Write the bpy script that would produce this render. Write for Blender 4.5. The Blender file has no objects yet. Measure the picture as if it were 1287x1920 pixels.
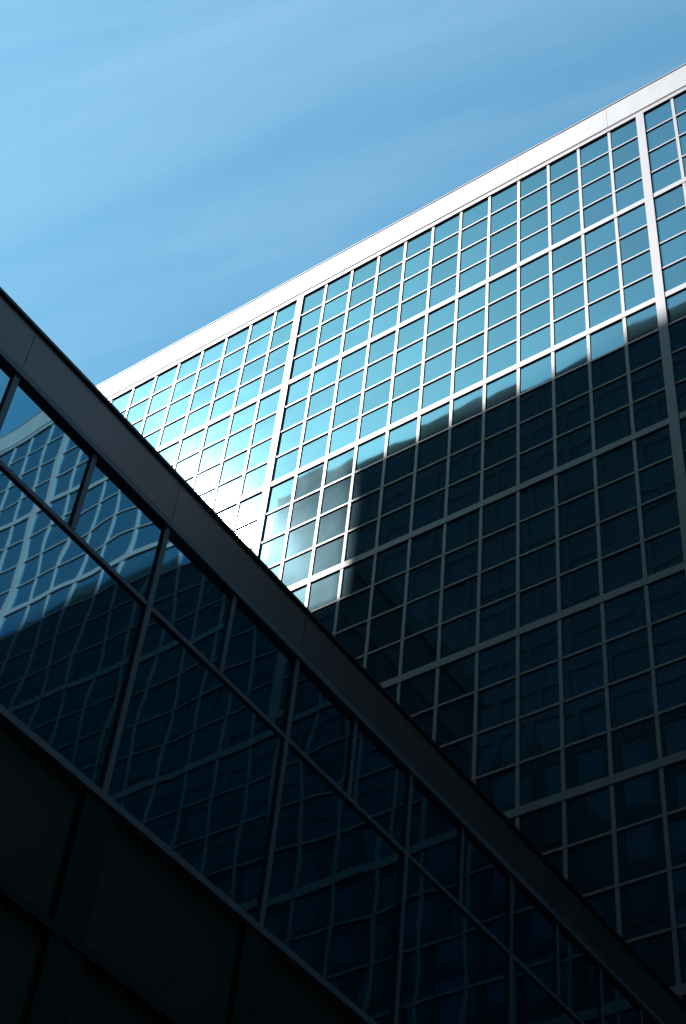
import bpy, math, random
from mathutils import Vector, Matrix
random.seed(7)
sc = bpy.context.scene
col = sc.collection

# ------------------------------------------------------------------ camera
Z0 = 1.6                                   # eye height; every height below is above the eye
RGT = Vector((0.818364, 0.568773, 0.082325))
UP = Vector((0.376666, -0.639027, 0.670647))
FWD = Vector((-0.434054, 0.517825, 0.737194))
cam_d = bpy.data.cameras.new('camera')
cam = bpy.data.objects.new('camera', cam_d); col.objects.link(cam)
cam_d.sensor_fit = 'VERTICAL'; cam_d.sensor_height = 36; cam_d.sensor_width = 24
cam_d.lens = 56.005; cam_d.clip_start = .1; cam_d.clip_end = 5000
CAM = Vector((30.829, -31.787, Z0))
cam.matrix_world = Matrix.Translation(CAM) @ Matrix((RGT, UP, -FWD)).transposed().to_4x4()
sc.camera = cam
sc.view_settings.view_transform = 'Standard'
sc.view_settings.look = 'None'
sc.view_settings.gamma = 1
sc.view_settings.exposure = 1.40
sc.cycles.caustics_reflective = False
sc.cycles.caustics_refractive = False
sc.cycles.max_bounces = 8

# ------------------------------------------------------------------ sun and sky
SUN = Vector((-0.4939, -0.4771, 0.7270)).normalized()       # towards the sun
sl = bpy.data.lights.new('sun', 'SUN'); sl.energy = 5.0; sl.angle = math.radians(.53); sl.color = (1, .97, .93)
so = bpy.data.objects.new('sun', sl); col.objects.link(so)
so.rotation_euler = SUN.to_track_quat('Z', 'Y').to_euler()
w = bpy.data.worlds.new('World'); sc.world = w; w.use_nodes = True
nt = w.node_tree; N = nt.nodes; L = nt.links; N.clear()
wo = N.new('ShaderNodeOutputWorld'); bg = N.new('ShaderNodeBackground')
sky = N.new('ShaderNodeTexSky'); sky.sky_type = 'NISHITA'; sky.sun_disc = False
sky.sun_elevation = math.asin(SUN.z); sky.sun_rotation = math.atan2(SUN.x, SUN.y)
sky.altitude = 50; sky.air_density = 1.0; sky.dust_density = 1.2; sky.ozone_density = 1.6
tint = N.new('ShaderNodeMix'); tint.data_type = 'RGBA'; tint.blend_type = 'MULTIPLY'; tint.inputs[0].default_value = 1
tint.inputs[7].default_value = (.60, 1.04, .95, 1)
tc = N.new('ShaderNodeTexCoord'); mp = N.new('ShaderNodeCombineXYZ')
# cirrus drawn out along one direction of the sky
for i_, (ax, k_) in enumerate((((.886, .392, .247), 1.1), ((.165, -.762, .627), 6.5), ((-.434, .518, .737), 1.5))):
    dn = N.new('ShaderNodeVectorMath'); dn.operation = 'DOT_PRODUCT'; dn.inputs[1].default_value = [a * k_ for a in ax]
    L.new(tc.outputs['Generated'], dn.inputs[0]); L.new(dn.outputs['Value'], mp.inputs[i_])
nz = N.new('ShaderNodeTexNoise'); nz.inputs['Scale'].default_value = 1.3; nz.inputs['Detail'].default_value = 7; nz.inputs['Roughness'].default_value = .56
nz.inputs['Distortion'].default_value = .4
rp = N.new('ShaderNodeMapRange'); rp.inputs['From Min'].default_value = .45; rp.inputs['From Max'].default_value = .85
rp.inputs['To Max'].default_value = .2
cl = N.new('ShaderNodeMix'); cl.data_type = 'RGBA'; cl.inputs[7].default_value = (4.2, 5.2, 5.9, 1)
L.new(mp.outputs[0], nz.inputs['Vector']); L.new(nz.outputs['Fac'], rp.inputs['Value'])
L.new(sky.outputs[0], tint.inputs[6]); L.new(tint.outputs[2], cl.inputs[6]); L.new(rp.outputs[0], cl.inputs[0])
L.new(cl.outputs[2], bg.inputs[0]); bg.inputs[1].default_value = 0.1; L.new(bg.outputs[0], wo.inputs[0])

# ------------------------------------------------------------------ materials
def newmat(name):
    m = bpy.data.materials.new(name); m.use_nodes = True; m.node_tree.nodes.clear()
    o = m.node_tree.nodes.new('ShaderNodeOutputMaterial')
    return m, m.node_tree.nodes, m.node_tree.links, o
def painted(name, c, rough=.5, metal=0.0, var=.12, scale=1.5, streak=1.0, spec=.5, bump=0.0):
    m, n, l, o = newmat(name)
    p = n.new('ShaderNodeBsdfPrincipled'); g = n.new('ShaderNodeNewGeometry')
    mp = n.new('ShaderNodeMapping'); mp.inputs['Scale'].default_value = (1, 1, 1 / streak)
    t = n.new('ShaderNodeTexNoise'); t.inputs['Scale'].default_value = scale; t.inputs['Detail'].default_value = 6
    r = n.new('ShaderNodeMapRange'); r.inputs['From Min'].default_value = .3; r.inputs['From Max'].default_value = .7
    r.inputs['To Min'].default_value = 1 - var; r.inputs['To Max'].default_value = 1 + var * .5
    v = n.new('ShaderNodeVectorMath'); v.operation = 'SCALE'; v.inputs[0].default_value = c
    l.new(g.outputs['Position'], mp.inputs[0]); l.new(mp.outputs[0], t.inputs['Vector']); l.new(t.outputs['Fac'], r.inputs['Value'])
    l.new(r.outputs[0], v.inputs['Scale']); l.new(v.outputs[0], p.inputs['Base Color'])
    p.inputs['Roughness'].default_value = rough; p.inputs['Metallic'].default_value = metal
    p.inputs['Specular IOR Level'].default_value = spec
    if bump:
        b = n.new('ShaderNodeBump'); b.inputs['Strength'].default_value = 1; b.inputs['Distance'].default_value = bump
        l.new(t.outputs['Fac'], b.inputs['Height']); l.new(b.outputs[0], p.inputs['Normal'])
    l.new(p.outputs[0], o.inputs[0]); return m
def glass(name, tint, refl, wob, wscale, body=(.004, .009, .012), dust_glare=.1, drough=.32, rough=.03, graz=1.0, vary=.10):
    m, n, l, o = newmat(name)
    g = n.new('ShaderNodeNewGeometry'); at = n.new('ShaderNodeAttribute'); at.attribute_name = 'pane_rand'
    off = n.new('ShaderNodeVectorMath'); off.operation = 'SCALE'; off.inputs['Scale'].default_value = 40
    ad = n.new('ShaderNodeVectorMath'); ad.operation = 'ADD'
    l.new(at.outputs['Vector'], off.inputs[0]); l.new(g.outputs['Position'], ad.inputs[0]); l.new(off.outputs[0], ad.inputs[1])
    t = n.new('ShaderNodeTexNoise'); t.inputs['Scale'].default_value = wscale; t.inputs['Detail'].default_value = 1.0; t.inputs['Roughness'].default_value = .35
    l.new(ad.outputs[0], t.inputs['Vector'])
    b = n.new('ShaderNodeBump'); b.inputs['Distance'].default_value = wob; b.inputs['Strength'].default_value = 1
    l.new(t.outputs['Fac'], b.inputs['Height'])
    gl = n.new('ShaderNodeBsdfGlossy'); gl.inputs['Color'].default_value = (*tint, 1); gl.inputs['Roughness'].default_value = rough
    l.new(b.outputs[0], gl.inputs['Normal'])
    df = n.new('ShaderNodeBsdfDiffuse'); df.inputs['Color'].default_value = (*body, 1)
    fr = n.new('ShaderNodeFresnel'); fr.inputs['IOR'].default_value = 1.5
    mr = n.new('ShaderNodeMapRange'); mr.inputs['To Min'].default_value = refl; mr.inputs['To Max'].default_value = graz
    l.new(fr.outputs[0], mr.inputs['Value'])
    sx = n.new('ShaderNodeSeparateXYZ'); l.new(at.outputs['Vector'], sx.inputs[0])
    vr = n.new('ShaderNodeMapRange'); vr.inputs['To Min'].default_value = 1 - vary; vr.inputs['To Max'].default_value = 1 + vary
    l.new(sx.outputs['X'], vr.inputs['Value'])
    mu = n.new('ShaderNodeMath'); mu.operation = 'MULTIPLY'; l.new(mr.outputs[0], mu.inputs[0]); l.new(vr.outputs[0], mu.inputs[1])
    m1 = n.new('ShaderNodeMixShader'); l.new(mu.outputs[0], m1.inputs[0]); l.new(df.outputs[0], m1.inputs[1]); l.new(gl.outputs[0], m1.inputs[2])
    # dust film plus imitated glare round the sun's glint: a wide lobe that only shows where the sun strikes the pane
    dg = n.new('ShaderNodeBsdfGlossy'); dg.inputs['Roughness'].default_value = drough; dg.inputs['Color'].default_value = (.5, .86, 1, 1)
    t2 = n.new('ShaderNodeTexNoise'); t2.inputs['Scale'].default_value = .55; t2.inputs['Detail'].default_value = 5; t2.inputs['Distortion'].default_value = .6
    l.new(ad.outputs[0], t2.inputs['Vector'])
    r2 = n.new('ShaderNodeMapRange'); r2.inputs['From Min'].default_value = .35; r2.inputs['From Max'].default_value = .75
    r2.inputs['To Min'].default_value = dust_glare * .45; r2.inputs['To Max'].default_value = dust_glare * 1.5
    l.new(t2.outputs['Fac'], r2.inputs['Value'])
    m2 = n.new('ShaderNodeMixShader'); l.new(r2.outputs[0], m2.inputs[0]); l.new(m1.outputs[0], m2.inputs[1]); l.new(dg.outputs[0], m2.inputs[2])
    tg = n.new('ShaderNodeBsdfGlossy'); tg.inputs['Roughness'].default_value = .17; tg.inputs['Color'].default_value = (.5, .86, 1, 1)  # tighter tinted lobe imitating the bloom close around the glint
    l.new(b.outputs[0], tg.inputs['Normal'])
    m3 = n.new('ShaderNodeMixShader'); m3.inputs[0].default_value = dust_glare * .6; l.new(m2.outputs[0], m3.inputs[1]); l.new(tg.outputs[0], m3.inputs[2])
    l.new(m3.outputs[0], o.inputs[0]); return m

M_WHITE = painted('white_aluminium', (.215, .215, .245), .5, 0, .05, 3)
M_FASCIA = painted('white_fascia', (.235, .24, .268), .6, 0, .14, 1.6, 3)
M_PANE = glass('teal_mirror_glass', (.15, .31, .45), .46, .003, .6, body=(.03, .062, .074), dust_glare=.0013, drough=.31, rough=.022)
M_BRONZE = painted('grey_wing_aluminium', (.21, .235, .27), .4, .0, .1, 2)
M_WFASCIA = painted('wing_fascia_metal', (.25, .185, .17), .36, .6, .18, .8, 1, .5, .004)
M_WPANE = glass('wing_teal_glass', (.31, .66, .78), .75, .010, .45, body=(.002, .004, .005), dust_glare=.01, drough=.3, rough=.015)
M_DARK = painted('dark_recess', (.006, .006, .006), .8)
M_SPAN = painted('brown_spandrel', (.022, .014, .006), .7, 0, .2, 1)
M_ROOF = painted('roof_membrane', (.16, .16, .16), .9, 0, .2, .5)
M_STONE = painted('brown_stone', (.03, .02, .013), .8, 0, .25, .6, 2)
M_CONC = painted('grey_concrete', (.055, .07, .075), .85, 0, .25, .5, 3)
M_TGLASS = glass('tower_glass', (.4, .8, .9), .02, .003, .5, body=(.045, .06, .065), dust_glare=.002, graz=.3)
M_ASPH = painted('asphalt', (.05, .05, .052), .9, 0, .2, 3, 1, .3, .004)
M_PAVE = painted('paving', (.16, .155, .15), .85, 0, .2, 1.2)

# ------------------------------------------------------------------ mesh helpers
class MB:
    def __init__(s): s.v = []; s.f = []; s.r = []
    def box(s, x0, x1, y0, y1, z0, z1, rnd=None):
        i = len(s.v)
        s.v += [(x, y, z + Z0) for z in (z0, z1) for y in (y0, y1) for x in (x0, x1)]
        s.f += [(i, i+2, i+3, i+1), (i+4, i+5, i+7, i+6), (i, i+1, i+5, i+4), (i+1, i+3, i+7, i+5), (i+3, i+2, i+6, i+7), (i+2, i, i+4, i+6)]
        rr = rnd if rnd else (0, 0, 0); s.r += [rr] * 6
        return s
    def pane(s, org, du, dv, nrm, th, tilt, rnd):
        """thin pane: outer face pushed by a tiny tilt, real thickness"""
        i = len(s.v); o = Vector(org); du = Vector(du); dv = Vector(dv); nn = Vector(nrm)
        pts = []
        for k in (0, 1):
            for (a, b) in ((0, 0), (1, 0), (1, 1), (0, 1)):
                d = -th if k == 0 else tilt[0] * (a - .5) * du.length + tilt[1] * (b - .5) * dv.length
                p = o + du * a + dv * b + nn * d; pts.append((p.x, p.y, p.z + Z0))
        s.v += pts
        fl = du.cross(dv).dot(nn) > 0
        fs = [(4, 5, 6, 7), (3, 2, 1, 0), (0, 1, 5, 4), (1, 2, 6, 5), (2, 3, 7, 6), (3, 0, 4, 7)]
        s.f += [tuple(i + q for q in (a if fl else a[::-1])) for a in fs]
        s.r += [rnd] * 6
        return s
    def build(s, name, mat, parent=None, label=None, kind=None):
        me = bpy.data.meshes.new(name); me.from_pydata(s.v, [], s.f)
        a = me.attributes.new('pane_rand', 'FLOAT_VECTOR', 'FACE')
        a.data.foreach_set('vector', [c for r in s.r for c in r])
        me.materials.append(mat); me.update()
        o = bpy.data.objects.new(name, me); col.objects.link(o)
        if parent: 
            o.parent = parent; o.matrix_parent_inverse = parent.matrix_world.inverted()
        if label: o['label'] = label
        if kind: o['kind'] = kind
        return o
def thing(name, loc, label, cat, group=None):
    o = bpy.data.objects.new(name, None); col.objects.link(o); o.location = loc
    o.matrix_world = Matrix.Translation(loc)
    o['label'] = label; o['category'] = cat
    if group: o['group'] = group
    return o
def rnd3(): return (random.random(), random.random(), random.random())
def project(p):
    v = Vector(p) - Vector((CAM.x, CAM.y, 0)); d = v.dot(FWD)
    if d < .1: return None
    f = 56.005 / 36 * 1920
    return 643.5 + f * v.dot(RGT) / d, 960 - f * v.dot(UP) / d

# ------------------------------------------------------------------ ground
g = MB().box(-1500, 1500, -1500, 1500, -Z0 - .5, -Z0).build('ground', M_ASPH); g['kind'] = 'structure'
g = MB().box(19.6, 66, -34.5, -.25, -Z0, -Z0 + .12).build('pavement', M_PAVE); g['kind'] = 'structure'

# ------------------------------------------------------------------ the glass office building: face in the plane y = 0
W = 1.5
ROWS = [62.822, 61.203, 59.516, 57.83, 56.056, 54.275, 52.563, 50.893, 49.148, 47.30, 45.60, 43.873, 42.072, 40.278, 38.592,
        36.916, 35.142, 33.30, 31.56, 29.842, 28.099]
while ROWS[-1] > 1.5: ROWS.append(ROWS[-1] - 1.735)
C0, C1 = -28, 43
X0, X1 = C0 * W, C1 * W
TOP = 64.89
tower = thing('office_building', (12, 10, 0), 'tall building with white metal grid and blue mirror glass, sunlit above a stepped shadow', 'office building')
MB().box(X0 + .1, X1 - .1, .22, 22, -Z0, 62.9).build('wall', M_DARK, tower)
MB().box(X0 + .1, X1 - .1, .5, 21.9, 62.9, 63.4).build('roof', M_ROOF, tower)
fa = MB().box(X0 - .1, X1 + .1, .0, .45, 63.14, TOP - .05).box(X0 - .14, X1 + .14, -.15, .45, TOP - .05, TOP)
for c in range(C0, C1, 3):
    fa.box(c * W + .006, min(c + 3, C1) * W - .006, -.12, .0, 63.14, TOP - .05)
fa.box(X0 - .1, X0 + .3, .45, 22, 63.14, TOP).box(X1 - .3, X1 + .1, .45, 22, 63.14, TOP).box(X0 + .3, X1 - .3, 21.6, 22, 63.14, TOP)
fa.build('parapet', M_FASCIA, tower)
MB().box(X0 - .08, X1 + .08, -.095, .3, 63.07, 63.14).build('shadow_joint', painted('joint_grey', (.3, .27, .25), .7), tower)
MB().box(X0 - .08, X1 + .08, -.085, .3, 62.82, 63.07).build('head_frame', M_WHITE, tower)
for c in range(C0, C1 + 1):
    x = c * W
    if c % 12 == 0: MB().box(x - .18, x + .18, -.09, .24, -Z0, 62.82).build('pier', M_WHITE, tower)
    elif -12 <= c <= 38: MB().box(x - .065, x + .065, -.045, .24, -Z0, 62.82).build('mullion', M_WHITE, tower)
mm = MB()
for c in list(range(C0, -12)) + list(range(39, C1 + 1)):
    if c % 12: mm.box(c * W - .065, c * W + .065, -.045, .24, -Z0, 62.82)
mm.build('mullion', M_WHITE, tower)
for j, z in enumerate(ROWS[1:], 1):
    if j % 4 == 0: MB().box(X0, X1, -.062, .24, z - .15, z + .15).build('floor_band', M_WHITE, tower)
    else: MB().box(X0, X1, -.05, .24, z - .04, z + .045).build('transom', M_WHITE, tower)
panes = []
for j in range(len(ROWS) - 1):
    for c in range(C0, C1):
        z1, z0 = ROWS[j], ROWS[j + 1]
        q = [project(p) for p in ((c*W, 0, z0), ((c+1)*W, 0, z0), ((c+1)*W, 0, z1), (c*W, 0, z1))]
        vis = 0
        if all(q):
            cx = sum(a[0] for a in q) / 4; cy = sum(a[1] for a in q) / 4
            if 0 < cx < 1287 and 0 < cy < 1920 and cy < 552 + 1.0375 * cx - 15:
                vis = abs(sum(q[i][0] * q[(i+1) % 4][1] - q[(i+1) % 4][0] * q[i][1] for i in range(4)))
        panes.append((vis, c, z0, z1))
panes.sort(key=lambda t: -t[0])
def wall_pane(mb, c, z0, z1):
    tl = (random.gauss(0, .0032), random.gauss(0, .0028))
    mb.pane((c*W + .03, 0, z0 + .02), (W - .06, 0, 0), (0, 0, z1 - z0 - .04), (0, -1, 0), .03, tl, rnd3())
for v, c, z0, z1 in panes[:100]:
    mb = MB(); wall_pane(mb, c, z0, z1); mb.build('window_pane', M_PANE, tower)
mb = MB()
for v, c, z0, z1 in panes[100:]: wall_pane(mb, c, z0, z1)
mb.build('window_pane', M_PANE, tower, kind='stuff')
MB().box(X0, X1, .0, .24, -Z0, ROWS[-1] - .15).build('plinth', M_STONE, tower)

# ------------------------------------------------------------------ the low wing on the left: face in the plane x = XW
XW = 19.47
def yy(u): return -24.88 + u               # u along the wing face, mullion grid every 1.5 m
ZT, ZF, ZM, ZL, ZS = 16.44, 15.49, 14.02, 10.98, 9.12
YA, YB = -33.5, -.26
wing = thing('office_wing', (14, -15, 0), 'low dark wing in shade, its large panes mirroring the taller white-gridded building', 'office building')
MB().box(7.2, XW - .25, YA + .02, YB, -Z0, ZF + .1).build('wall', M_DARK, wing)
MB().box(7.4, XW - .3, YA + .3, YB - .01, ZF + .1, ZF + .35).build('roof', M_ROOF, wing)
# parapet panels with open joints over every long mullion
fm = MB(); ks = [k for k in range(-6, 17, 2)]
edges = [YA] + [yy(k * 1.5) for k in ks if YA + .3 < yy(k * 1.5) < YB - .3] + [YB]
for a, b in zip(edges, edges[1:]): fm.box(XW - .20, XW + .08, a + .005, b - .005, ZF + .10, ZT - .05)
fm.build('parapet', M_WFASCIA, wing)
MB().box(XW - .24, XW + .12, YA, YB, ZT - .05, ZT).build('coping', painted('dark_coping', (.03, .038, .045), .4, .3), wing)
MB().box(XW - .20, XW + .085, YA, YB, ZF - .01, ZF + .10).build('head_rail', M_BRONZE, wing)
MB().box(XW - .20, XW + .035, YA, YB, ZM - .035, ZM + .035).build('middle_rail', M_BRONZE, wing)
MB().box(XW - .20, XW + .05, YA, YB, ZL - .055, ZL + .045).build('sill_rail', M_BRONZE, wing)
MB().box(XW - .20, XW + .04, YA, YB, ZS - .06, ZS + .06).build('base_rail', M_DARK, wing)
k = -5
ys = []
while yy(k * 1.5) < YB - .2:
    y = yy(k * 1.5)
    if k % 2 == 0:
        MB().box(XW - .20, XW + .045, y - .045, y + .045, ZL + .045, ZF - .01).build('mullion', M_BRONZE, wing)
        MB().box(XW - .30, XW + .02, y - .25, y + .25, -Z0, ZL - .055).build('column', M_DARK, wing)
    else:
        MB().box(XW - .20, XW + .04, y - .04, y + .04, ZM + .035, ZF - .01).build('short_mullion', M_BRONZE, wing)
    ys.append((k, y)); k += 1
def wing_pane(y0, y1, z0, z1, mat=None, nm='window_pane'):
    tl = (random.gauss(0, .004), random.gauss(0, .003))
    MB().pane((XW, y0 + .03, z0), (0, y1 - y0 - .06, 0), (0, 0, z1 - z0), (1, 0, 0), .03, tl, rnd3()).build(nm, mat or M_WPANE, wing)
for k, y in ys:
    if y + 1.5 < YB: wing_pane(y, y + 1.5, ZM, ZF)
    if k % 2 == 0 and y + 3 < YB + .1:
        wing_pane(y, min(y + 3, YB), ZL, ZM)
        MB().box(XW - .15, XW - .06, y + .25, min(y + 3, YB) - .25, ZS + .06, ZL - .055).build('spandrel_panel', M_SPAN, wing)
        MB().box(XW - .15, XW - .06, y + .25, min(y + 3, YB) - .25, 0, ZS - .06).build('lower_panel', M_SPAN, wing)

# ------------------------------------------------------------------ towers across the street as reflections and shadow casters; added end blocks that cut skylight
def tower_block(name, x0, x1, y0, y1, top, zsplit, label, face, bay=3.0, fl=3.6):
    t = thing(name, ((x0 + x1) / 2, (y0 + y1) / 2, 0), label, 'tower block')
    MB().box(x0 + .3, x1 - .3, y0 + .3, y1 - .3, -Z0, top - .6).build('wall', M_CONC, t)
    MB().box(x0, x1, y0, y1, top - 1.5, top).build('parapet', M_CONC, t)
    fb = MB(); st = MB(); gp = MB(); lo = MB()
    z = 0
    # faces with windows: +y side and the two ends
    while z + fl < top - 1.5:
        m = lo if z < zsplit else fb
        m.box(x0 + .04, x1 - .04, y1 - .31, y1 - .05, z, z + .9)
        m.box(x0 + .05, x0 + .31, y0 + .1, y1 - .31, z, z + .9); m.box(x1 - .31, x1 - .05, y0 + .1, y1 - .31, z, z + .9)
        z += fl
    n = int((x1 - x0) / bay)
    for i in range(n + 1):
        x = x0 + .3 + i * (x1 - x0 - .6) / n
        st.box(x - .2, x + .2, y1 - .31, y1 - .01, zsplit, top - 1.5)
        lo.box(x - .5, x + .5, y1 - .31, y1 - .01, 0, zsplit)
    gp.box(x0 + .2, x1 - .2, y0 + .2, y1 - .2, .5, top - 1.6, rnd3())
    fb.build('floor_band', M_CONC, t); st.build('pilaster', M_CONC, t); lo.build('stone_cladding', M_STONE, t); gp.build('glazing', M_TGLASS, t)
    return t
def sky_blocker(name, x0, x1, y0, y1, top, label):  # unseen block added at a street end to darken the shaded facade
    return tower_block(name, x0, x1, y0, y1, top, 20, label, 1)
sky_blocker('right_sky_blocker', 92, 112, -41.4, 6, 80, 'unseen grey block added at the far right to keep skylight off the shaded facade')
sky_blocker('sky_blocker', -150, -62, -41.4, 0, 125, 'unseen grey block added at the far left to keep skylight off the shaded facade')
BN = 42.0
tower_block('tower_block', -39.05, 136, -BN - 26, -BN, 47.82 + BN * 1.524, 70, 'dark tower block across the street, its flat roofline mirrored in the blue panes', 1)
tower_block('narrow_tower_block', -58, -12, -36, -20, 40.45 + 20 * 1.524, 30, 'lower tower block whose shadow crosses the mirrored facade beside the roof edge', 1)
